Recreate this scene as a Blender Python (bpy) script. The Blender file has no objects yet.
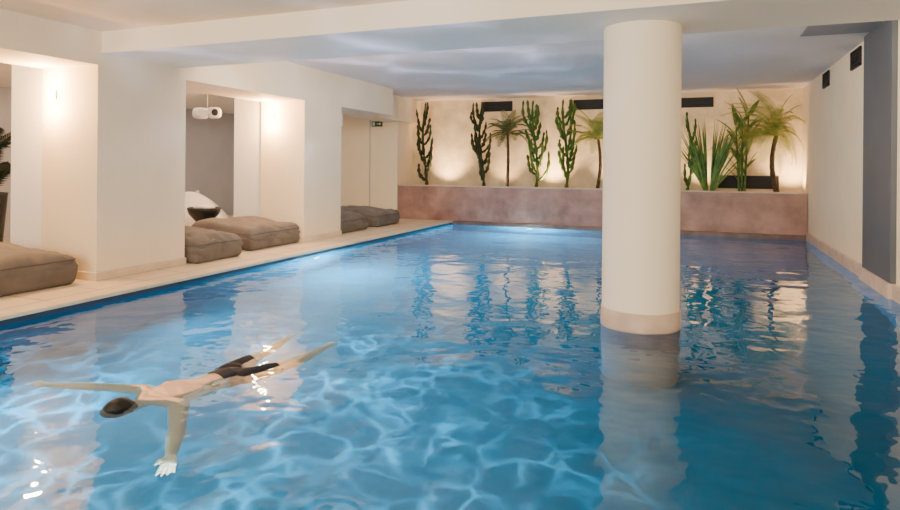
import bpy, bmesh, math, random
from mathutils import Vector, Matrix, noise
random.seed(7)
R = math.radians
C = bpy.context.scene.collection
# ---------------------------------------------------------------- camera
TH = R(21.96); FPX = 620.0; CH = 1.5; HZ0 = 166.3; ROLL = 0.0085
cd = bpy.data.cameras.new('camera'); cam = bpy.data.objects.new('camera', cd); C.objects.link(cam)
cd.sensor_width = 36; cd.lens = FPX / 900 * 36; cd.shift_y = -(255 - HZ0) / 900; cd.clip_end = 200
cam.matrix_world = Matrix.Translation((0, 0, CH)) @ Matrix.Rotation(TH, 4, 'Z') @ Matrix.Rotation(R(90), 4, 'X') @ Matrix.Rotation(ROLL, 4, 'Z')
bpy.context.scene.camera = cam
S, K = math.sin(TH), math.cos(TH)
def hz(px): return HZ0 + ROLL * (px - 450)
def at_y(px, py, Y):
    k = (px - 450) / FPX; d = Y / (K + k * S)
    return Vector((d * (-S + k * K), Y, CH + (hz(px) - py) * d / FPX))
# ---------------------------------------------------------------- materials
def mat(name, col, rough=.6, var=.0, vscale=4, bump=0, bscale=30, col2=None, metal=0, spec=.4, emit=None, es=0, sheen=0):
    m = bpy.data.materials.new(name); m.use_nodes = True
    n = m.node_tree.nodes; l = m.node_tree.links; b = n['Principled BSDF']
    b.inputs['Base Color'].default_value = (*col, 1); b.inputs['Roughness'].default_value = rough
    b.inputs['Metallic'].default_value = metal; b.inputs['Specular IOR Level'].default_value = spec
    tc = n.new('ShaderNodeTexCoord')
    if var or col2:
        nz = n.new('ShaderNodeTexNoise'); nz.inputs['Scale'].default_value = vscale; nz.inputs['Detail'].default_value = 6
        l.new(tc.outputs['Object'], nz.inputs['Vector'])
        cr = n.new('ShaderNodeValToRGB'); cr.color_ramp.elements[0].position = .32; cr.color_ramp.elements[1].position = .68
        c2 = col2 or tuple(max(0, c * (1 - var)) for c in col)
        cr.color_ramp.elements[0].color = (*c2, 1); cr.color_ramp.elements[1].color = (*col, 1)
        l.new(nz.outputs['Fac'], cr.inputs['Fac']); l.new(cr.outputs['Color'], b.inputs['Base Color'])
    if bump:
        nb = n.new('ShaderNodeTexNoise'); nb.inputs['Scale'].default_value = bscale; nb.inputs['Detail'].default_value = 4
        l.new(tc.outputs['Object'], nb.inputs['Vector'])
        bp = n.new('ShaderNodeBump'); bp.inputs['Strength'].default_value = bump; bp.inputs['Distance'].default_value = .02
        l.new(nb.outputs['Fac'], bp.inputs['Height']); l.new(bp.outputs['Normal'], b.inputs['Normal'])
    if emit:
        b.inputs['Emission Color'].default_value = (*emit, 1); b.inputs['Emission Strength'].default_value = es
    if sheen: b.inputs['Sheen Weight'].default_value = sheen
    return m
M = {}
M['plaster'] = mat('plaster', (.87, .72, .51), .75, var=.06, vscale=1.5, bump=.15, bscale=40)
M['white'] = mat('white_plaster', (.84, .81, .78), .75, var=.04, vscale=2)
M['beam'] = mat('beam_plaster', (.93, .83, .66), .7, var=.03, vscale=1)
M['ceil'] = mat('ceiling_paint', (.80, .69, .60), .8, var=.06, vscale=.8)
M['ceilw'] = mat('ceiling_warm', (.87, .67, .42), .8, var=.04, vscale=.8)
M['sand'] = mat('sand_plaster', (.80, .62, .39), .9, var=.30, vscale=2.5, bump=.6, bscale=14)
M['stone'] = mat('pink_stone', (.44, .25, .20), .38, col2=(.19, .10, .082), vscale=1.8, bump=.4, bscale=20)
M['stonel'] = mat('pale_pink_stone', (.64, .49, .39), .5, col2=(.50, .37, .29), vscale=5, bump=.15, bscale=25)
M['stoned'] = mat('wet_stone', (.18, .11, .09), .3, col2=(.10, .06, .05), vscale=5, bump=.15, bscale=25)
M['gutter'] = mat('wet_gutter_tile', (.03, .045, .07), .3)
M['blueg'] = mat('blue_grey_paint', (.095, .108, .13), .6, var=.25, vscale=.6)
M['shadeg'] = mat('painted_shade_grey', (.30, .28, .27), .7, var=.1)  # shadow tone put into the colour of the ceiling slab
M['room'] = mat('lounge_grey', (.50, .48, .50), .8, var=.1, vscale=2)
M['fabric'] = mat('taupe_fabric', (.175, .148, .128), .95, var=.32, vscale=3, bump=.35, bscale=260, sheen=.1)
M['piping'] = mat('dark_piping', (.08, .068, .06), .9)
M['whitef'] = mat('white_fabric', (.80, .76, .72), .9, var=.1, bump=.3, bscale=120)
M['black'] = mat('black_lacquer', (.012, .013, .016), .35)
M['ventd'] = mat('vent_dark', (.003, .004, .007), .6)
M['vents'] = mat('vent_slat', (.005, .006, .010), .6)
M['plastic'] = mat('white_plastic', (.78, .77, .75), .4)
M['metal'] = mat('brushed_metal', (.6, .6, .6), .3, metal=1)
M['euph'] = mat('euphorbia_green', (.075, .15, .025), .6, col2=(.022, .055, .012), vscale=9)
M['euph2'] = mat('leafy_green', (.17, .26, .04), .6, col2=(.05, .11, .02), vscale=9)
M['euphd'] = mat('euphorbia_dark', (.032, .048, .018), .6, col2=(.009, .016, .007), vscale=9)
M['palm'] = mat('palm_green', (.12, .12, .03), .6, col2=(.04, .06, .015), vscale=6)
M['palmy'] = mat('palm_yellow', (.36, .34, .06), .6, col2=(.14, .19, .03), vscale=6)
M['blade'] = mat('blade_green', (.13, .25, .05), .5, col2=(.035, .09, .02), vscale=6)
M['bark'] = mat('bark', (.09, .055, .035), .9, col2=(.03, .02, .015), vscale=18, bump=.6, bscale=40)
M['soil'] = mat('soil', (.06, .04, .03), .95, var=.4, vscale=20, bump=.8, bscale=30)
M['skin'] = mat('skin', (.84, .50, .35), .4, var=.1, vscale=8)
M['hair'] = mat('hair', (.005, .004, .004), .5, bump=.3, bscale=90)
M['shorts'] = mat('navy_shorts', (.003, .005, .016), .7, var=.2)
M['eye'] = mat('eye', (.7, .7, .7), .2)
M['glow'] = mat('lamp_glow', (1, .9, .75), .5, emit=(1, .74, .42), es=30)
M['pglow'] = mat('pool_lamp_glow', (.8, .95, 1), .5, emit=(.55, .85, 1), es=8)
M['sign'] = mat('sign_green', (.015, .07, .04), .5)
M['signw'] = mat('sign_white', (.55, .62, .55), .5)
def tile_mat(name, a, b_, g, sc):
    m = bpy.data.materials.new(name); m.use_nodes = True; n = m.node_tree.nodes; l = m.node_tree.links; b = n['Principled BSDF']
    tc = n.new('ShaderNodeTexCoord'); br = n.new('ShaderNodeTexBrick'); br.offset = 0
    br.inputs['Color1'].default_value = (*a, 1); br.inputs['Color2'].default_value = (*b_, 1); br.inputs['Mortar'].default_value = (*g, 1)
    br.inputs['Scale'].default_value = sc; br.inputs['Mortar Size'].default_value = .012; br.inputs['Brick Width'].default_value = .5; br.inputs['Row Height'].default_value = .5
    l.new(tc.outputs['Object'], br.inputs['Vector']); l.new(br.outputs['Color'], b.inputs['Base Color']); b.inputs['Roughness'].default_value = .5
    b.inputs['Specular IOR Level'].default_value = .05
    return m
M['pool'] = tile_mat('pool_tile', (.0002, .128, .228), (.0002, .124, .222), (.0002, .116, .21), 1.0)
M['deck'] = tile_mat('deck_tile', (.74, .59, .41), (.70, .55, .38), (.50, .39, .27), .8)
M['cope'] = mat('coping_stone', (.76, .60, .41), .5, var=.18, vscale=5)
def water():
    m = bpy.data.materials.new('pool_water'); m.use_nodes = True; n = m.node_tree.nodes; l = m.node_tree.links; n.clear()
    out = n.new('ShaderNodeOutputMaterial'); mix = n.new('ShaderNodeMixShader'); tr = n.new('ShaderNodeBsdfRefraction'); gl = n.new('ShaderNodeBsdfGlossy')
    tr.inputs['IOR'].default_value = 1.33; tr.inputs['Roughness'].default_value = 0
    fr = n.new('ShaderNodeFresnel'); fr.inputs['IOR'].default_value = 1.33
    tr.inputs['Color'].default_value = (.72, .96, 1, 1); gl.inputs['Roughness'].default_value = .02; gl.inputs['Color'].default_value = (.93, .98, 1, 1)
    tc = n.new('ShaderNodeTexCoord')
    n1 = n.new('ShaderNodeTexNoise'); n1.inputs['Scale'].default_value = 1.5; n1.inputs['Detail'].default_value = 1.0; n1.inputs['Distortion'].default_value = .5
    n2 = n.new('ShaderNodeTexNoise'); n2.inputs['Scale'].default_value = 6; n2.inputs['Detail'].default_value = 1
    l.new(tc.outputs['Object'], n1.inputs['Vector']); l.new(tc.outputs['Object'], n2.inputs['Vector'])
    b1 = n.new('ShaderNodeBump'); b1.inputs['Strength'].default_value = 1; b1.inputs['Distance'].default_value = .023
    b2 = n.new('ShaderNodeBump'); b2.inputs['Strength'].default_value = 1; b2.inputs['Distance'].default_value = .005
    l.new(n1.outputs['Fac'], b1.inputs['Height']); l.new(n2.outputs['Fac'], b2.inputs['Height']); l.new(b1.outputs['Normal'], b2.inputs['Normal'])
    for s in (gl, fr, tr): l.new(b2.outputs['Normal'], s.inputs['Normal'])
    ma = n.new('ShaderNodeMath'); ma.operation = 'MULTIPLY_ADD'; ma.inputs[1].default_value = 1.0; ma.inputs[2].default_value = .0; ma.use_clamp = True
    l.new(fr.outputs['Fac'], ma.inputs[0]); l.new(ma.outputs[0], mix.inputs['Fac']); l.new(tr.outputs[0], mix.inputs[1]); l.new(gl.outputs[0], mix.inputs[2]); l.new(mix.outputs[0], out.inputs['Surface'])
    return m
M['water'] = water()
# ---------------------------------------------------------------- object helpers
def link_bm(name, bm, m, parent=None, smooth=False, loc=None):
    me = bpy.data.meshes.new(name); bmesh.ops.recalc_face_normals(bm, faces=bm.faces); bm.to_mesh(me); bm.free()
    if smooth:
        for p in me.polygons: p.use_smooth = True
    me.materials.append(m); o = bpy.data.objects.new(name, me); C.objects.link(o)
    if parent: o.parent = parent
    if loc: o.location = loc
    return o
def tag(o, label=None, cat=None, group=None, kind=None):
    if label: o['label'] = label
    if cat: o['category'] = cat
    if group: o['group'] = group
    if kind: o['kind'] = kind
    return o
def thing(name, label, cat, loc=(0, 0, 0), rz=0, group=None, kind=None):
    o = bpy.data.objects.new(name, None); C.objects.link(o); o.location = loc; o.rotation_euler = (0, 0, rz); o.empty_display_size = .1
    return tag(o, label, cat, group, kind)
def box(bm, x0, x1, y0, y1, z0, z1, bev=0, seg=2):
    r = bmesh.ops.create_cube(bm, size=1)
    vs = r['verts']
    for v in vs: v.co = Vector(((x0 + x1) / 2 + v.co.x * (x1 - x0), (y0 + y1) / 2 + v.co.y * (y1 - y0), (z0 + z1) / 2 + v.co.z * (z1 - z0)))
    if bev:
        es = list({e for v in vs for e in v.link_edges})
        bmesh.ops.bevel(bm, geom=es, offset=bev, segments=seg, profile=.5, affect='EDGES')
def bx(name, m, x0, x1, y0, y1, z0, z1, parent=None, bev=0, seg=2, smooth=False):
    bm = bmesh.new(); box(bm, x0, x1, y0, y1, z0, z1, bev, seg); return link_bm(name, bm, m, parent, smooth)
def struct(name, m, *a, label=None, cat=None, **k):
    o = bx(name, m, *a, **k); o['kind'] = 'structure'
    return tag(o, label, cat)
def lathe(bm, prof, n=32, cx=0, cy=0):
    rings = []
    for r, z in prof:
        rings.append([bm.verts.new((cx + r * math.cos(2 * math.pi * i / n), cy + r * math.sin(2 * math.pi * i / n), z)) for i in range(n)])
    for a, b in zip(rings, rings[1:]):
        for i in range(n): bm.faces.new((a[i], a[(i + 1) % n], b[(i + 1) % n], b[i]))
    bm.faces.new(rings[0][::-1]); bm.faces.new(rings[-1])
def tube(bm, pts, rad, n=8, rib=0.0):
    rings = []; pts = [Vector(p) for p in pts]; ref = Vector((1, 0, 0))
    for i, p in enumerate(pts):
        t = (pts[min(i + 1, len(pts) - 1)] - pts[max(i - 1, 0)]).normalized()
        a = (ref - t * ref.dot(t)); a = a.normalized() if a.length > .05 else Vector((0, 1, 0)); b = t.cross(a)
        r = rad[i] if hasattr(rad, '__len__') else rad
        rings.append([bm.verts.new(p + (a * math.cos(2 * math.pi * j / n) + b * math.sin(2 * math.pi * j / n)) * r * (1 if j % 2 == 0 else 1 - rib)) for j in range(n)])
    for a, b in zip(rings, rings[1:]):
        for j in range(n): bm.faces.new((a[j], a[(j + 1) % n], b[(j + 1) % n], b[j]))
    bm.faces.new(rings[0][::-1]); bm.faces.new(rings[-1])
# ---------------------------------------------------------------- the setting
PL, PR, PB, PF = -5.96, 2.13, 14.98, -1.5
WX = -6.75; CZ = 3.32; DK = .08; BZ = 2.84
struct('pool_floor', M['pool'], PL - .1, PR + .1, PF, PB + .1, -1.6, -1.4, label='blue tiled floor of the swimming pool', cat='pool floor')
struct('pool_wall_left', M['pool'], PL - .2, PL, PF, PB, -1.4, -.04, label='blue tiled pool side under the lounge deck edge', cat='pool wall')
struct('pool_wall_back', M['pool'], PL - .2, PR, PB, PB + .15, -1.4, -.08, label='blue tiled pool end below the long planter', cat='pool wall')
struct('pool_wall_right', M['pool'], PR, PR + .15, PF, PB, -1.4, -.02, label='blue tiled pool side under the white right wall', cat='pool wall')
struct('floor', M['deck'], -12.2, PL - .22, -2, PB + .05, -.2, DK, label='pale sandstone deck with loungers beside the pool', cat='floor')
struct('trim_1', M['cope'], PL - .22, PL + .02, -2, PB, .045, DK + .008, bev=.010, label='pale stone coping along the left pool edge', cat='coping')
struct('trim_5', M['gutter'], PL - .22, PL, PF, PB, -.04, .045, label='dark wet strip under the left coping at the waterline', cat='gutter')
struct('wall_right', M['plaster'], PR, PR + .3, -2, 16.1, -.02, CZ + .1, label='plain cream wall along the right side of the pool', cat='wall')
struct('baseboard_right', M['stonel'], PR - .05, PR, -2, PB - .05, -.02, .17, bev=.012, label='pinkish stone strip at waterline along right wall', cat='baseboard')
struct('wall_back', M['sand'], -8.0, PR, 15.9, 16.1, -.1, CZ + .1, label='uplit sand coloured rough plaster wall behind the plants', cat='wall')
struct('wall_lounge_end', M['plaster'], -9.28, -7.56, PB - .03, 16.1, 0, CZ, label='cream wall at far end of lounge deck beside planter', cat='wall')
struct('wall_lounge_end_far', M['white'], -12.2, -10.2, PB - .03, 16.1, 0, CZ, label='white wall at far end of lounge beyond the doorway', cat='wall')
struct('wall_lounge', M['room'], -12.3, -12.2, -2, 16.1, 0, CZ, label='grey rear wall of the lounge area', cat='wall')
struct('ceiling', M['ceil'], WX - .98, PR, 6.6, 15.9, CZ, CZ + .15, label='pale grey lilac ceiling beyond the wide beam', cat='ceiling')
struct('ceiling_front', M['ceilw'], WX, PR + .05, -2, 5.42, 3.10, 3.3, label='warm beige ceiling nearest the viewer', cat='ceiling')
struct('ceiling_lounge', M['white'], -12.2, WX - .98, -2, PB, 2.92, 3.0, label='white lower ceiling over the lounge area', cat='ceiling')
struct('trim_2', M['beam'], WX - .02, PR + .02, 5.40, 6.62, BZ, 3.5, label='wide white beam crossing the room over the round column', cat='beam')
struct('wall_left', M['plaster'], WX - .98, WX, -2, 13.1, 2.69, 3.45, label='cream lintel running over the lounge openings', cat='wall')
struct('wall_left_end', M['plaster'], -8.0, -7.32, 13.1, 15.9, 2.69, 3.45, label='set back end of cream lintel meeting the back wall', cat='wall')
for nm, y0, y1, la in (('pier', 5.35, 6.73, 'broad square cream pier nearest the viewer'), ('pier', 9.57, 10.83, 'square cream pier between second and third lounge openings')):
    p = struct(nm, M['plaster'], WX - .98, WX, y0, y1, DK, 2.69, label=la, cat='pier')
    bm = bmesh.new(); box(bm, WX - 1.0, WX + .02, y0 - .02, y1 + .02, DK, DK + .10, .008)
    link_bm('plinth', bm, M['cope'], p)
for y0, y1, la in ((5.42, 5.6, 'narrow white wall return left of the nearest pier'), (9.64, 9.8, 'narrow white wall return left of the middle pier')):
    struct('wall_return', M['white'], WX - 1.68, WX - .98, y0, y1, DK, 2.92, label=la, cat='wall')
dr = bx('door_1', M['white'], -10.2, -9.28, PB + .02, PB + .08, DK, 2.6); tag(dr, 'white door at far end of the lounge', 'door', kind='structure')
hb = bmesh.new(); tube(hb, [(-9.42, PB - .0, 1.1), (-9.42, PB - .05, 1.1), (-9.56, PB - .05, 1.1)], .01, 8); link_bm('door_handle', hb, M['metal'], dr)
tag(bx('trim_3', M['room'], -8.41, -8.385, PB - .045, PB - .029, DK, 2.75), 'thin dark vertical joint in far lounge wall', 'trim', kind='structure')
pi_ = struct('pilaster', M['blueg'], PR - .06, PR, 8.65, 10.0, .17, CZ, label='blue grey pilaster standing on the right wall', cat='pilaster')
bx('plinth', M['stonel'], PR - .09, PR - .05, 8.62, 10.03, -.02, .17, pi_)
struct('ceiling_shade', M['shadeg'], 1.25, PR - .06, 8.85, 9.6, CZ - .015, CZ, label='thin grey slab painted as shade on ceiling beside pilaster', cat='painted shade')  # thin slab standing in for the dark shadow on the ceiling
# round column
col = thing('column', 'thick round white column rising from the pool to the beam', 'column', (-.525, 6.22, 0), kind='structure')
bm = bmesh.new(); lathe(bm, [(.357, .17), (.357, BZ)], 72); o = link_bm('shaft', bm, M['beam'], col, True)
bm = bmesh.new(); lathe(bm, [(.367, -.03), (.367, .16), (.359, .17)], 72); o = link_bm('plinth', bm, M['stonel'], col, True); o['label'] = 'pinkish stone plinth'
bm = bmesh.new(); lathe(bm, [(.365, -1.4), (.365, -.03)], 72); o = link_bm('tiled_foot', bm, M['pool'], col, True); o['label'] = 'blue tiled underwater foot'
for ob in col.children:
    md = ob.modifiers.new('es', 'EDGE_SPLIT'); md.split_angle = R(40)
# planter
pl = thing('planter', 'long low planter wall of mottled pinkish stone at pool end', 'planter', (0, 0, 0))
bx('front_panel', M['stone'], -7.55, PR - .01, PB, PB + .14, -.06, .97, pl, bev=.01)
bx('base_ledge', M['stoned'], PL + .03, PR - .06, PB - .05, PB, -.06, .10, pl, bev=.01)
bx('cap', M['stonel'], -7.555, PR - .01, PB - .015, PB + .16, .97, 1.0, pl, bev=.008)
so = bx('soil', M['soil'], -7.5, PR - .02, PB + .15, 15.89, .8, .90); tag(so, 'dark soil filling the long planter', 'soil', kind='stuff')
# water
bm = bmesh.new(); bmesh.ops.create_grid(bm, x_segments=40, y_segments=80, size=.5)
for v in bm.verts: v.co = Vector((PL + (v.co.x + .5) * (PR - PL), PF + (v.co.y + .5) * (PB - PF), 0))
wo = link_bm('water', bm, M['water'], None, True); tag(wo, 'rippled clear blue water filling the swimming pool', 'water', kind='stuff')
if wo.data.polygons[0].normal.z < 0: wo.data.flip_normals()
# ---------------------------------------------------------------- vents
def vent(label, lo, hi, axis, n=4):
    g = 'dark air vents on the walls'
    t = thing('air_vent', label, 'vent', ((lo[0] + hi[0]) / 2, (lo[1] + hi[1]) / 2, (lo[2] + hi[2]) / 2), group=g)
    w = (hi[0] - lo[0]) if axis == 'y' else (hi[1] - lo[1]); h = hi[2] - lo[2]
    def b(nm, m, u0, u1, v0, v1, d0, d1):
        if axis == 'y': return bx(nm, m, u0, u1, -d1, -d0, v0, v1, t)
        return bx(nm, m, -d1, -d0, u0, u1, v0, v1, t)
    b('backing', M['ventd'], -w / 2, w / 2, -h / 2, h / 2, 0, .006)
    bm = bmesh.new()
    def add(u0, u1, v0, v1):
        if axis == 'y': box(bm, u0, u1, -.03, 0, v0, v1)
        else: box(bm, -.03, 0, u0, u1, v0, v1)
    e = .018
    add(-w / 2, w / 2, h / 2 - e, h / 2); add(-w / 2, w / 2, -h / 2, -h / 2 + e); add(-w / 2, -w / 2 + e, -h / 2, h / 2); add(w / 2 - e, w / 2, -h / 2, h / 2)
    link_bm('frame', bm, M['vents'], t)
    for i in range(n):
        v = -h / 2 + (i + 1) * h / (n + 1)
        b('slat', M['vents'], -w / 2 + e, w / 2 - e, v - .005, v + .005, .004, .02)
def vent_back(x0, y0, x1, y1, label, n=4):
    a = at_y(x0, y1, 15.9); b = at_y(x1, y0, 15.9); vent(label, (a.x, 15.9, a.z), (b.x, 15.9, b.z), 'y', n)
vent_back(481, 101, 512, 112, 'black slot vent high on back wall, leftmost of the row')
vent_back(573, 99, 606, 110, 'black slot vent high on back wall just left of the column')
vent_back(672, 97, 713, 108, 'black slot vent high on back wall just right of the column')
vent_back(718, 176, 779, 188, 'wide dark vent low on back wall behind the spiky plants')
vent('black square vent on right wall nearer the pilaster', (PR, 10.4, 3.0), (PR, 11.0, 3.27), 'x')
vent('black square vent on right wall nearer the plants', (PR, 12.75, 3.0), (PR, 13.3, 3.27), 'x')
# ---------------------------------------------------------------- loungers
def cushion_bm(L, W, H, seed=0, puff=.03, bev=.065):
    bm = bmesh.new(); box(bm, 0, L, 0, W, 0, H, bev, 4)
    bmesh.ops.subdivide_edges(bm, edges=[e for e in bm.edges if e.calc_length() > .2], cuts=19, use_grid_fill=True)
    for v in bm.verts:
        u = v.co.x / L * 2 - 1; w = v.co.y / W * 2 - 1; q = v.co.z / H
        cr = 1 - abs(noise.noise(Vector((v.co.x * 3.4 + seed * 3, v.co.y * 3.4 + v.co.x, v.co.z * 4)))) * 2.2
        n2 = noise.noise(Vector((v.co.x * 1.6, v.co.y * 1.6, seed)))
        if q > .4: v.co.z += (q - .4) * ((1 - u * u) * (1 - w * w) * puff - (u * u + w * w) * .02 - max(0, u) * .09) + (n2 * .08 - max(0, cr - .6) * .09) * q
        seam = -.012 * math.exp(-((q - .62) / .05) ** 2)
        bulge = math.sin(min(1, max(0, q)) * math.pi) * .028 + seam - max(0, cr - .6) * .055
        if abs(u) > .8: v.co.x += bulge * (1 if u > 0 else -1)
        if abs(w) > .8: v.co.y += bulge * (1 if w > 0 else -1)
        if q > .6:
            v.co.x -= u * .045 * (q - .6) / .4; v.co.y -= w * .03 * (q - .6) / .4
    return bm
def lounger(x1, y0, y1, L, label, H=.42, seed=0, z=DK):
    W = y1 - y0
    t = thing('pool_lounger', label, 'lounger', (x1 - L, y0, z), group='taupe beanbag loungers along the pool')
    link_bm('mattress', cushion_bm(L, W, H, seed=seed), M['fabric'], t, True)
    zz = H * .62; r = .07; e = .010; pts = []
    for cx, cy, a0 in ((L - r, r, -90), (L - r, W - r, 0), (r, W - r, 90), (r, r, 180)):
        for k in range(7):
            a = R(a0 + k * 15); x, y = cx + (r + e) * math.cos(a), cy + (r + e) * math.sin(a)
            pts.append((x, y, zz + .02 * noise.noise(Vector((x * 2, y * 2, seed)))))
    pts.append(pts[0]); bm = bmesh.new(); tube(bm, pts, .006, 6); link_bm('piping', bm, M['piping'], t, True)
    return t
lounger(-6.78, 3.55, 5.12, 1.7, 'taupe beanbag lounger in the nearest opening at left edge', .47, 1)
lounger(-6.58, 6.80, 7.72, 1.45, 'taupe beanbag lounger just past the nearest pier', .43, 2)
lounger(-6.78, 8.2, 9.50, 1.35, 'taupe beanbag lounger in front of white cushion, against middle pier', .44, 3)
lounger(-6.85, 10.92, 12.15, 1.5, 'small distant taupe lounger just past the middle pier', .41, 4)
lounger(-6.85, 12.6, 13.7, 1.5, 'farthest taupe lounger, nearest the planter', .41, 5)
# pale draped cushion
t = thing('beanbag_chair', 'pale quilted slumped beanbag behind the taupe loungers', 'beanbag', (-9.50, 9.75, DK))
bm = bmesh.new(); bmesh.ops.create_uvsphere(bm, u_segments=64, v_segments=40, radius=1)
for v in bm.verts:
    z = (v.co.z + 1) / 2; f = (1.05 - z * .50) if z > .25 else (.80 + z * .50)
    th = math.atan2(v.co.y, v.co.x); q = .012 * (math.cos(th * 9 + z * 14) + math.cos(th * 9 - z * 14)) + .03 * noise.noise(Vector((v.co.x * 2, v.co.y * 2, v.co.z * 2)))
    r2 = 1 + q; xx = v.co.x * .98 * f * r2
    v.co = Vector((min(1.0, xx), v.co.y * .62 * f * r2, z ** 1.15 * (.84 - .26 * xx)))
link_bm('body', bm, M['whitef'], t, True)
bm = bmesh.new(); tube(bm, [(-.0, -.0, .81), (.02, -.0, .88), (.07, -.0, .88), (.08, -.0, .80)], .012, 6); link_bm('carry_loop', bm, M['whitef'], t, True)
t = thing('side_table', 'black round tub side table beside pale beanbag', 'side table', (-8.54, 8.98, DK))
bm = bmesh.new(); lathe(bm, [(.14, 0), (.16, .02), (.10, .1), (.14, .35), (.27, .50), (.30, .60), (.285, .62), (.27, .59), (.0001, .57)], 32); link_bm('tub', bm, M['black'], t, True)
o = bx('folded_towel', M['whitef'], -8.68, -8.40, 8.84, 9.12, DK + .585, DK + .65, bev=.02, smooth=True); tag(o, 'white folded towel on the black side table', 'towel')
# ---------------------------------------------------------------- sconces
def sconce(x, y, z, label):
    t = thing('wall_sconce', label, 'wall lamp', (x, y, z), group='glowing sconces on the pier sides')
    bm = bmesh.new(); box(bm, -.04, .04, -.02, 0, -.06, .06, .006); link_bm('backplate', bm, M['plastic'], t)
    bm = bmesh.new(); lathe(bm, [(.030, -.055), (.038, -.045), (.038, .045), (.030, .055)], 20, 0, -.058); link_bm('lamp_shade', bm, M['glow'], t, True)
    for s in (-1, 1):
        ld = bpy.data.lights.new('sconce_light', 'POINT'); ld.energy = 95; ld.color = (1, .55, .22); ld.shadow_soft_size = .04
        lo = bpy.data.objects.new('sconce_light', ld); C.objects.link(lo); lo.location = (x, y - .17, z + s * .16)
sconce(-7.5, 5.35, 2.35, 'small glowing sconce on the nearest pier side')
sconce(-7.47, 9.57, 2.42, 'small glowing sconce on the middle pier side')
P = at_y(207, 113, 8.9)
t = thing('loudspeaker', 'white rounded twin loudspeaker hanging inside the lounge opening', 'loudspeaker', P)
for s in (-1, 1):
    bm = bmesh.new(); box(bm, -.12, .12, -.12, .12, -.10, .10, .07, 6)
    mt = Matrix.Translation((s * .16, 0, 0)) @ Matrix.Rotation(R(22 + s * 26), 4, 'Z'); bm.transform(mt); link_bm('housing', bm, M['plastic'], t, True)
    bm = bmesh.new(); bmesh.ops.create_uvsphere(bm, u_segments=20, v_segments=12, radius=.062)
    for v in bm.verts: v.co = Vector((v.co.x, v.co.y * .3 - .115, v.co.z))
    bm.transform(mt); link_bm('grille', bm, M['black'] if s > 0 else M['plastic'], t, True)
bm = bmesh.new(); box(bm, -.003, .003, -.003, .003, .0, 2.92 - P.z); link_bm('bracket', bm, M['plastic'], t)
P = at_y(377, 124, PB - .03)
t = thing('exit_sign', 'tiny dark green and white escape sign high on far lounge wall', 'sign', P)
bx('panel', M['sign'], -.16, .16, -.03, 0, -.07, .07, t, bev=.005)
bm = bmesh.new()
for a in ([(.0, -.012), (.08, -.012), (.08, -.04), (.14, 0), (.08, .04), (.08, .012), (.0, .012)],):
    bm.faces.new([bm.verts.new((x, -.034, z)) for x, z in a])
link_bm('arrow', bm, M['signw'], t)
bx('door_symbol', M['signw'], -.13, -.06, -.036, -.03, -.045, .045, t)
# ---------------------------------------------------------------- plants
SOIL = .90
def euphorbia(px, ptop, label, m, nb=9, seed=0, spread=.26, Y=15.42, rad=.05):
    random.seed(seed); P = at_y(px, ptop, Y); H = P.z - SOIL
    t = thing('euphorbia_cactus', label, 'cactus', (P.x, Y, SOIL), group='tall branching cacti in the planter')
    def seg(pts, r0, nm, ph):
        n = len(pts); rr = []
        for i in range(n):
            u = i / (n - 1); rr.append(r0 * (1 - .45 * u ** 3) * (1 + .28 * math.sin(i * 1.35 + ph)) * (.3 if i == n - 1 else (.6 if i < 2 and nm == 'branch' else 1)) * random.uniform(.88, 1.12))
        bm = bmesh.new(); tube(bm, pts, rr, 8, .42); link_bm(nm, bm, m, t)
    N = 34; off = lambda u: Vector((.07 * math.sin(u * 5 + seed * 1.7) - .07 * math.sin(seed * 1.7), .02 * math.sin(u * 4), 0))
    seg([Vector((0, 0, H * i / N)) + off(i / N) for i in range(N + 1)], rad * .85, 'stem', 0)
    side = 1
    for b in range(nb):
        u0 = .12 + .72 * b / nb + random.uniform(-.03, .03); side = -side if random.random() < .85 else side
        a = (0 if side > 0 else math.pi) + random.uniform(-.7, .7); out = spread * random.uniform(.4, 1.05) * (1.1 - .35 * u0)
        L = H * random.uniform(.16, .36); L = min(L, H * (1.0 - u0)); pts = []
        for i in range(17):
            q = i / 16
            pts.append(Vector((math.cos(a) * out * (math.sin(q * math.pi / 2) ** .7 + .12 * math.sin(q * 5 + b) * q), math.sin(a) * out * .6 * math.sin(q * math.pi / 2), u0 * H + L * q ** 1.3)) + off(u0))
        seg(pts, rad * random.uniform(.7, 1.0), 'branch', b)
    return t
def frond_bm(L, az, el, droop, nl=20, ll=.16, wid=.012, sx=1, sy=.42):
    bm = bmesh.new(); pts = []; p = Vector((0, 0, 0)); e = el; n = 16
    for i in range(n + 1):
        pts.append(p.copy()); d = Vector((math.cos(az) * math.cos(e), math.sin(az) * math.cos(e), math.sin(e))); p += d * (L / n); e -= droop / n
    tube(bm, pts, [.008 * (1 - .8 * i / n) for i in range(n + 1)], 5)
    for k in range(nl):
        q = .12 + .88 * k / (nl - 1); f = q * n; i = min(int(f), n - 1); b = pts[i].lerp(pts[i + 1], f - i); tan = (pts[i + 1] - pts[i]).normalized()
        side = tan.cross(Vector((0, 0, 1))); side = side.normalized() if side.length > .01 else Vector((1, 0, 0))
        up = side.cross(tan); l = ll * math.sin(math.pi * (.15 + .8 * q)) + .02
        for s in (-1, 1):
            d = (side * s * .75 + tan * .62 + up * .12).normalized(); w = tan * wid
            m1 = b + d * l * .5 + Vector((0, 0, .004)); tip = b + d * l + Vector((0, 0, -l * .25))
            v = [bm.verts.new(x) for x in (b - w * .5, b + w * .5, m1 + w * .7, tip, m1 - w * .7)]; bm.faces.new(v)
    for v in bm.verts:
        v.co.y *= sy
        if v.co.x > 0: v.co.x *= sx
    return bm
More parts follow.
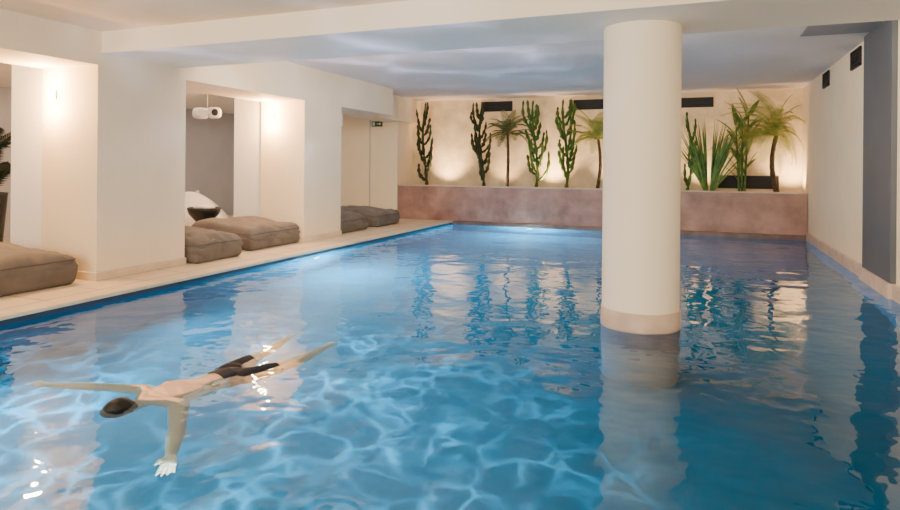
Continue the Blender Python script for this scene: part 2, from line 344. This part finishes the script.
def palm(px, ptrunk, label, m, L=.55, nf=15, seed=0, Y=15.42, bend=.0, trunk_r=.035, elmin=-.2, sx=1, sy=.42, dr=(.4, 1.9)):
    random.seed(seed); P = at_y(px, ptrunk, Y); H = P.z - SOIL
    t = thing('planter_palm', label, 'palm', (P.x, Y, SOIL), group='palms in the planter')
    pts = [Vector((bend * math.sin(i / 14 * math.pi * .9), 0, H * i / 14)) for i in range(15)]
    bm = bmesh.new(); tube(bm, pts, [trunk_r * (1.25 - .35 * i / 14) * (1 + .12 * (i % 2)) for i in range(15)], 10); link_bm('trunk', bm, M['bark'], t)
    for i in range(nf):
        az = i * 2.399 + random.uniform(-.4, .4); el = R(86) - (R(86) - elmin) * (i / nf) ** .9 + random.uniform(-.15, .15)
        bm = frond_bm(L * random.uniform(.6, 1.15), az, el, random.uniform(*dr), nl=34, ll=L * .22, wid=.009, sx=sx, sy=sy)
        f = link_bm('frond', bm, m, t); f.location = pts[-1]
    return t
def feathery(px, ptop, label, m, nf=20, seed=0, Y=15.42):
    random.seed(seed); P = at_y(px, ptop, Y); H = P.z - SOIL
    t = thing('feathery_plant', label, 'plant', (P.x, Y, SOIL))
    for i in range(3):
        x0 = (i - 1) * .05; pts = [Vector((x0 + (i - 1) * .08 * (k / 9), 0, H * (.66 + .08 * i) * k / 9)) for k in range(10)]
        bm = bmesh.new(); tube(bm, pts, [.026 * (1 - .4 * k / 9) for k in range(10)], 8); link_bm('stem', bm, M['euph'], t)
        for j in range(nf // 3 + 1):
            u = .2 + .8 * j / (nf // 3); az = (0 if j % 2 else math.pi) + random.uniform(-.8, .8)
            bm = frond_bm(H * random.uniform(.20, .30), az, R(random.uniform(60, 86)), random.uniform(.1, .8), nl=15, ll=.11, wid=.026, sy=.6)
            f = link_bm('frond', bm, m, t); q = u * 9; k = min(int(q), 8); f.location = pts[k].lerp(pts[k + 1], q - k)
    return t
def clump(px, ptop, label, m, n=26, seed=0, Y=15.3, W=.5, name='blade_plant', wid=.03):
    random.seed(seed); P = at_y(px, ptop, Y); H = P.z - SOIL
    t = thing(name, label, 'plant', (P.x, Y, SOIL))
    for i in range(n):
        az = random.uniform(0, 6.28); az = az if abs(math.cos(az)) > .35 else az + .8
        lean = random.uniform(.05, 1) ** .8; h = H * (1 - .5 * lean * random.random()); r = W * lean
        dx, dy = math.cos(az), math.sin(az) * .3; bm = bmesh.new(); L = []; sd = Vector((1, 0, 0)) if i % 3 else Vector((-dy, dx, 0)).normalized()
        for k in range(9):
            q = k / 8; c = Vector((dx * (.07 + r * q ** 1.25), dy * (.07 + r * q ** 1.25), h * q - (lean * .12 * q ** 3))); w = wid * (1 - q ** 2.2) * (.6 + .6 * math.sin(q * 2.6)) * .5 + .001
            L.append((bm.verts.new(c - sd * w), bm.verts.new(c + Vector((0, -.006, 0))), bm.verts.new(c + sd * w)))
        for a, b in zip(L, L[1:]):
            bm.faces.new((a[0], a[1], b[1], b[0])); bm.faces.new((a[1], a[2], b[2], b[1]))
        link_bm('leaf', bm, m, t)
    return t
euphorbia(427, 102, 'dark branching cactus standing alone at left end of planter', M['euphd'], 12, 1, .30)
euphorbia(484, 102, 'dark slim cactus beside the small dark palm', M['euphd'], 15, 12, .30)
palm(507, 134, 'small dark palm between two cacti under the leftmost vent', M['palm'], .78, 32, 3, bend=.03, elmin=.0)
euphorbia(536, 100, 'mid green cactus with many lobes, centre of left planter half', M['euph'], 15, 4, .32)
euphorbia(566, 99, 'mid green cactus just left of the leaning palm', M['euph'], 14, 15, .30)
palm(597, 140, 'yellow green palm half hidden behind left edge of column', M['palmy'], .95, 36, 6, bend=.08, elmin=.25)
euphorbia(687, 112, 'slim green cactus just right of the round column', M['euph'], 7, 7, .14, rad=.042)
clump(709, 116, 'clump of long upright sword leaves right of column', M['blade'], 95, 8, W=.84, wid=.036)
feathery(742, 94, 'tall light green feathery plant beside yellow palm', M['euph2'], 30, 9, Y=15.5)
palm(778, 136, 'yellow feathery palm with curved trunk at right end of planter', M['palmy'], 1.3, 60, 10, bend=-.12, trunk_r=.045, elmin=.1, sx=.45, sy=.25, dr=(.9, 2.3))
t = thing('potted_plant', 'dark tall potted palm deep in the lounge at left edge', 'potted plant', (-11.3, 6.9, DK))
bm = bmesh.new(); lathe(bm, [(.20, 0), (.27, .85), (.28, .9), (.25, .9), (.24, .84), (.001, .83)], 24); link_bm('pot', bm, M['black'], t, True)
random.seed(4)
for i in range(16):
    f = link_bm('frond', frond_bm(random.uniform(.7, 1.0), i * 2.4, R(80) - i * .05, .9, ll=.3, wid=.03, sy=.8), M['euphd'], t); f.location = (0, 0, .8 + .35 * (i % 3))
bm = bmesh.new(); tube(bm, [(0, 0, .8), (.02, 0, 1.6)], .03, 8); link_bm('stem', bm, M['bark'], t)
# ---------------------------------------------------------------- swimmer
def build_person():
    bm = bmesh.new()
    def ball(c, r):
        if not hasattr(r, '__len__'): r = (r, r, r)
        q = bmesh.ops.create_icosphere(bm, subdivisions=2 if max(r) > .02 else 1, radius=1)
        for v in q['verts']: v.co = Vector((c[0] + v.co.x * r[0], c[1] + v.co.y * r[1], c[2] + v.co.z * r[2]))
    def chain(pts, rad):
        for (a, ra), (b, rb) in zip(zip(pts, rad), list(zip(pts, rad))[1:]):
            a = Vector(a); b = Vector(b); ra = Vector(ra) if hasattr(ra, '__len__') else Vector((ra,) * 3); rb = Vector(rb) if hasattr(rb, '__len__') else Vector((rb,) * 3)
            st = max(2, int((b - a).length / (min(min(ra), min(rb)) * .28)))
            for i in range(st + 1):
                u = i / st; ball(a.lerp(b, u), tuple(ra.lerp(rb, u)))
    chain([(0, -.06, -.01), (0, .02, -.005), (0, .20, -.01), (0, .36, .0), (0, .47, 0)], [(.145, .07, .088), (.152, .08, .096), (.140, .08, .094), (.165, .09, .108), (.175, .08, .100)])
    chain([(-.16, .50, .015), (0, .53, .015), (.16, .50, .015)], [.064, .069, .064])
    chain([(-.11, .52, .03), (0, .60, .03), (.11, .52, .03)], [.048, .052, .048])
    chain([(.07, .40, .05), (.09, .30, .04)], [(.055, .06, .05), (.04, .05, .04)]); chain([(-.07, .40, .05), (-.09, .30, .04)], [(.055, .06, .05), (.04, .05, .04)])
    ball((.070, -.06, .020), (.078, .10, .068)); ball((-.070, -.06, .020), (.078, .10, .068)); ball((0, -.03, .02), (.07, .10, .06))
    chain([(0, .54, .01), (0, .66, .01)], [.062, .056])
    HY = -.025; HZ = .022
    def hb_(c, r): ball((c[0], c[1] + HY, c[2] + HZ), r)
    def hc(p, r): chain([(c[0], c[1] + HY, c[2] + HZ) for c in p], r)
    hb_((0, .770, .0), (.074, .100, .086)); hb_((0, .725, -.035), (.056, .070, .062)); hb_((0, .675, -.058), (.034, .03, .028))
    hc([(0, .770, -.088), (0, .742, -.110)], [.010, .014]); hb_((.011, .739, -.100), .010); hb_((-.011, .739, -.100), .010)
    hc([(-.034, .790, -.076), (.034, .790, -.076)], [.011, .011])
    hc([(-.020, .706, -.091), (.020, .706, -.091)], [.008, .008]); hc([(-.018, .695, -.087), (.018, .695, -.087)], [.008, .008])
    for s in (-1, 1): hb_((s * .075, .750, -.008), (.010, .028, .018)); hb_((s * .082, .757, .004), (.008, .019, .010))
    def arm(s, el, wr, tipdir):
        sh = Vector((s * .185, .49, .015)); el = Vector(el); wr = Vector(wr)
        chain([sh, sh.lerp(el, .45), el, el.lerp(wr, .3), wr], [.064, .057, .047, .050, .031])
        d = Vector(tipdir).normalized(); side = d.cross(Vector((0, 0, 1))).normalized()
        chain([wr, wr + d * .04], [.027, (.031, .031, .018)])
        for k in range(4):
            o = (k - 1.5) * .020; chain([wr + d * .03 + side * o * .7, wr + d * .092 + side * o], [.0145, .013])
        for k in range(4):
            o = (k - 1.5) * .021; L = (.055, .068, .075, .066)[k if s < 0 else 3 - k]
            b = wr + d * .095 + side * o; dd = (d + side * (k - 1.5) * .07).normalized()
            m1 = b + dd * L * .5 + Vector((0, 0, -.003)); m2 = b + dd * L + Vector((0, 0, -.010))
            chain([b, m1, m2], [.0104, .0097, .0082])
        ts = side if side.dot(Vector((-s, .3, 0))) > 0 else -side
        b = wr + d * .025 + ts * .022; m1 = b + (d * .7 + ts).normalized() * .034; m2 = m1 + (d + ts * .35).normalized() * .030 + Vector((0, 0, -.004))
        chain([b, m1, m2], [.0145, .012, .0095])
    arm(1, (.46, .64, .01), (.715, .80, .0), (.93, .30, -.03))
    arm(-1, (-.44, .66, -.02), (-.66, .83, -.06), (-.72, .62, -.16))
    def leg(s, hip, kn, an, toe):
        hip, kn, an, toe = map(Vector, (hip, kn, an, toe))
        chain([hip, hip.lerp(kn, .45), kn, kn.lerp(an, .28), kn.lerp(an, .65), an], [.090, .082, .063, .066, .048, .038])
        d = (toe - an).normalized(); chain([an - d * .03, an + d * .02, an + d * .10, toe], [.033, .034, (.035, .03, .027), .017])
        side = d.cross(Vector((0, 0, 1))).normalized()
        for k in range(5):
            b = toe - d * .01 + side * (k - 2) * .015; chain([b - d * .05, b + d * (.022 - .004 * (k if s < 0 else 4 - k))], [.013, .0085])
    leg(1, (.09, -.04, 0), (.20, -.40, .01), (.34, -.74, .02), (.44, -.89, .01))
    leg(-1, (-.09, -.04, 0), (-.13, -.42, .01), (-.04, -.78, .02), (.0, -.94, .01))
    me = bpy.data.meshes.new('person_src'); bm.to_mesh(me); bm.free()
    o = bpy.data.objects.new('person_src', me); C.objects.link(o)
    rm = o.modifiers.new('r', 'REMESH'); rm.mode = 'VOXEL'; rm.voxel_size = .0065
    sm = o.modifiers.new('s', 'SMOOTH'); sm.factor = .5; sm.iterations = 5
    dg = bpy.context.evaluated_depsgraph_get(); nm = bpy.data.meshes.new_from_object(o.evaluated_get(dg)); bpy.data.objects.remove(o)
    for p in nm.polygons: p.use_smooth = True
    nm.materials.clear(); nm.materials.append(M['skin']); nm.name = 'person'
    return nm
def shell(me, pred, off, name, m, parent):
    bm = bmesh.new(); bm.from_mesh(me); bm.normal_update()
    bmesh.ops.delete(bm, geom=[f for f in bm.faces if not pred(f.calc_center_median())], context='FACES')
    for v in bm.verts: v.co += v.normal * off
    nm = bpy.data.meshes.new(name); bm.to_mesh(nm); bm.free()
    for p in nm.polygons: p.use_smooth = True
    nm.materials.clear(); nm.materials.append(m); o = bpy.data.objects.new(name, nm); C.objects.link(o); o.parent = parent
    s = o.modifiers.new('s', 'SOLIDIFY'); s.thickness = .004; s.offset = -1
    return o
pm = build_person()
for v in pm.vertices:
    v.co = Vector((v.co.x * 1.13, v.co.y * 1.08, v.co.z * 1.2))
person = bpy.data.objects.new('person', pm); C.objects.link(person)
person.location = (-3.14, 3.58, -.088); person.rotation_euler = (R(.3), 0, R(166.5))
tag(person, 'person in dark swim shorts swimming face down with arms spread', 'person')
shell(pm, lambda c: -.30 < c.y < .125 and abs(c.x) < .34, .009, 'swim_shorts', M['shorts'], person)
shell(pm, lambda c: c.y > .715 and (c.z > -.052 + (.815 - c.y) * .75) and abs(c.x) < .13, .006, 'hair', M['hair'], person)
for s in (-1, 1):
    bm = bmesh.new(); bmesh.ops.create_uvsphere(bm, u_segments=12, v_segments=8, radius=.013)
    e = link_bm('eye', bm, M['eye'], person, True); e.location = (s * .034, .809, -.066)
# ---------------------------------------------------------------- pool lamps and added floor fill
def spot(name, loc, aim, en, ang=95, colr=(1, .70, .42), soft=.06, blend=.9):
    ld = bpy.data.lights.new(name, 'SPOT'); ld.energy = en; ld.spot_size = R(ang); ld.spot_blend = blend; ld.shadow_soft_size = soft; ld.color = colr
    o = bpy.data.objects.new(name, ld); C.objects.link(o); o.location = loc; o.rotation_euler = (Vector(aim) - Vector(loc)).to_track_quat('-Z', 'Y').to_euler()
def pool_lamp(loc, rot, off, label, en=50):
    t = thing('pool_light', label, 'pool lamp', loc, group='round underwater pool lamps'); t.rotation_euler = rot
    bm = bmesh.new(); lathe(bm, [(.10, 0), (.10, .015), (.08, .02), (.08, .0)], 28); link_bm('rim', bm, M['metal'], t, True)
    bm = bmesh.new(); lathe(bm, [(.078, .003), (.078, .015), (.04, .022), (.001, .024)], 28); link_bm('lens', bm, M['pglow'], t, True)
    ld = bpy.data.lights.new('pool_glow', 'POINT'); ld.energy = en; ld.color = (.6, .9, 1); ld.shadow_soft_size = .0
    o = bpy.data.objects.new('pool_glow', ld); C.objects.link(o); o.location = Vector(loc) + Vector(off)
pool_lamp((-3.9, PB, -.30), (R(90), 0, 0), (0, -.4, .05), 'underwater lamp in far pool end below planter', 900)
pool_lamp((PL, 8.8, -.30), (0, R(90), 0), (.6, 0, -.1), 'underwater lamp in left pool side opposite the middle pier', 600)
CB = (.45, .87, 1)
for y, en in ((.8, 170), (3.0, 380), (5.4, 350), (8.0, 220), (10.8, 120)):
    spot('pool_fill', (PL + .08, y, -.30), (PL + 2.6, y, -1.35), en, 140, CB, .0, 1)  # unseen spots without fixtures, added to light the pool floor evenly
# ---------------------------------------------------------------- lights
def area(loc, aim, sx, sy, en, colr, name='ceiling_fill'):
    ld = bpy.data.lights.new(name, 'AREA'); ld.shape = 'RECTANGLE'; ld.size = sx; ld.size_y = sy; ld.energy = en; ld.color = colr
    o = bpy.data.objects.new(name, ld); C.objects.link(o); o.location = loc; o.rotation_euler = (Vector(aim) - Vector(loc)).to_track_quat('-Z', 'Y').to_euler(); return o
area((-2.2, 6.68, 3.05), (-2.2, 12.5, 2.0), 7.5, .3, 300, (1, .85, .64), 'far_fill')  # unseen strip behind the beam, added to brighten the far half
area((-2.3, -1.8, 2.0), (-2.3, 4, 1.9), 8, 1.4, 560, (1, .85, .64), 'front_fill')  # unseen panel behind the camera, added as front fill
area((-9.8, 8, 2.88), (-9.8, 8.01, 0), 3, 12, 140, (1, .86, .70))  # unseen panel under the lounge ceiling, added to brighten the lounge
def gobo(loc, en, ang=80, sc=7, aim=(0, 0, -1), colr=(.62, .92, 1), amp=2.6, base=.10, wide=.26):
    ld = bpy.data.lights.new('ripple_spot', 'SPOT'); ld.energy = en; ld.spot_size = R(ang); ld.spot_blend = 1; ld.shadow_soft_size = .0; ld.color = colr
    ld.use_nodes = True; n = ld.node_tree.nodes; l = ld.node_tree.links; em = n['Emission']
    tc = n.new('ShaderNodeTexCoord')
    sp = n.new('ShaderNodeSeparateXYZ'); l.new(tc.outputs['Normal'], sp.inputs[0])
    ab = n.new('ShaderNodeMath'); ab.operation = 'ABSOLUTE'; l.new(sp.outputs[2], ab.inputs[0])
    mxm = n.new('ShaderNodeMath'); mxm.operation = 'MAXIMUM'; mxm.inputs[1].default_value = .12; l.new(ab.outputs[0], mxm.inputs[0])
    dx = n.new('ShaderNodeMath'); dx.operation = 'DIVIDE'; l.new(sp.outputs[0], dx.inputs[0]); l.new(mxm.outputs[0], dx.inputs[1])
    dy = n.new('ShaderNodeMath'); dy.operation = 'DIVIDE'; l.new(sp.outputs[1], dy.inputs[0]); l.new(mxm.outputs[0], dy.inputs[1])
    cb = n.new('ShaderNodeCombineXYZ'); l.new(dx.outputs[0], cb.inputs[0]); l.new(dy.outputs[0], cb.inputs[1]); cb.inputs[2].default_value = loc[0]
    nz = n.new('ShaderNodeTexNoise'); nz.inputs['Scale'].default_value = sc * .6; nz.inputs['Detail'].default_value = 2
    l.new(cb.outputs[0], nz.inputs['Vector'])
    mx = n.new('ShaderNodeVectorMath'); mx.operation = 'MULTIPLY_ADD'; mx.inputs[1].default_value = (.4, .4, .4)
    l.new(nz.outputs['Color'], mx.inputs[0]); l.new(cb.outputs[0], mx.inputs[2])
    vo = n.new('ShaderNodeTexVoronoi'); vo.feature = 'DISTANCE_TO_EDGE'; vo.inputs['Scale'].default_value = sc; l.new(mx.outputs[0], vo.inputs['Vector'])
    mr = n.new('ShaderNodeMapRange'); mr.inputs['From Min'].default_value = 0; mr.inputs['From Max'].default_value = wide; mr.inputs['To Min'].default_value = 1; mr.inputs['To Max'].default_value = 0
    l.new(vo.outputs['Distance'], mr.inputs['Value'])
    pw = n.new('ShaderNodeMath'); pw.operation = 'POWER'; pw.inputs[1].default_value = 3.5; l.new(mr.outputs[0], pw.inputs[0])
    n2 = n.new('ShaderNodeTexNoise'); n2.inputs['Scale'].default_value = 1.8; l.new(cb.outputs[0], n2.inputs['Vector'])
    m2 = n.new('ShaderNodeMapRange'); m2.inputs['From Min'].default_value = .38; m2.inputs['From Max'].default_value = .68; l.new(n2.outputs['Fac'], m2.inputs['Value'])
    mm = n.new('ShaderNodeMath'); mm.operation = 'MULTIPLY'; l.new(pw.outputs[0], mm.inputs[0]); l.new(m2.outputs[0], mm.inputs[1])
    ad = n.new('ShaderNodeMath'); ad.operation = 'MULTIPLY_ADD'; ad.inputs[1].default_value = amp; ad.inputs[2].default_value = base; l.new(mm.outputs[0], ad.inputs[0])
    l.new(ad.outputs[0], em.inputs['Strength'])
    o = bpy.data.objects.new('ripple_spot', ld); C.objects.link(o); o.location = loc
    o.rotation_euler = Vector(aim).to_track_quat('-Z', 'Y').to_euler()
gobo((-2.0, 4.2, -.04), 300, 145, 4.0, amp=3.0)  # unseen spots just below the surface, added to project caustic lines
gobo((-3.4, 5.4, -.04), 300, 150, 4.0, amp=2.8)
gobo((-4.7, 3.6, -.04), 420, 155, 4.0, amp=2.8)
gobo((-2.4, 2.3, -.04), 340, 150, 4.0, amp=3.0)
gobo((-4.2, 9.2, .06), 330, 150, 1.5, aim=(0, 0, 1), colr=(.50, .56, 1), amp=3.0, base=.20, wide=.5)  # unseen upward spots, added to imitate blue light bounced off the water
gobo((-3.8, 4.8, .06), 230, 140, 1.5, aim=(0, .3, 1), colr=(.46, .52, 1), amp=3.0, base=.20, wide=.5)
for px, en in ((440, 290), (500, 110), (548, 330), (610, 150), (705, 170), (795, 280)):
    q = at_y(px, 180, 15.22); x = min(q.x, 1.95); spot('uplight', (x, 15.35, .95), (x, 15.9, 2.0), en, 100, (1, .67, .36))
w = bpy.data.worlds.new('world'); bpy.context.scene.world = w; w.use_nodes = True
w.node_tree.nodes['Background'].inputs[0].default_value = (1, .87, .70, 1); w.node_tree.nodes['Background'].inputs[1].default_value = .72
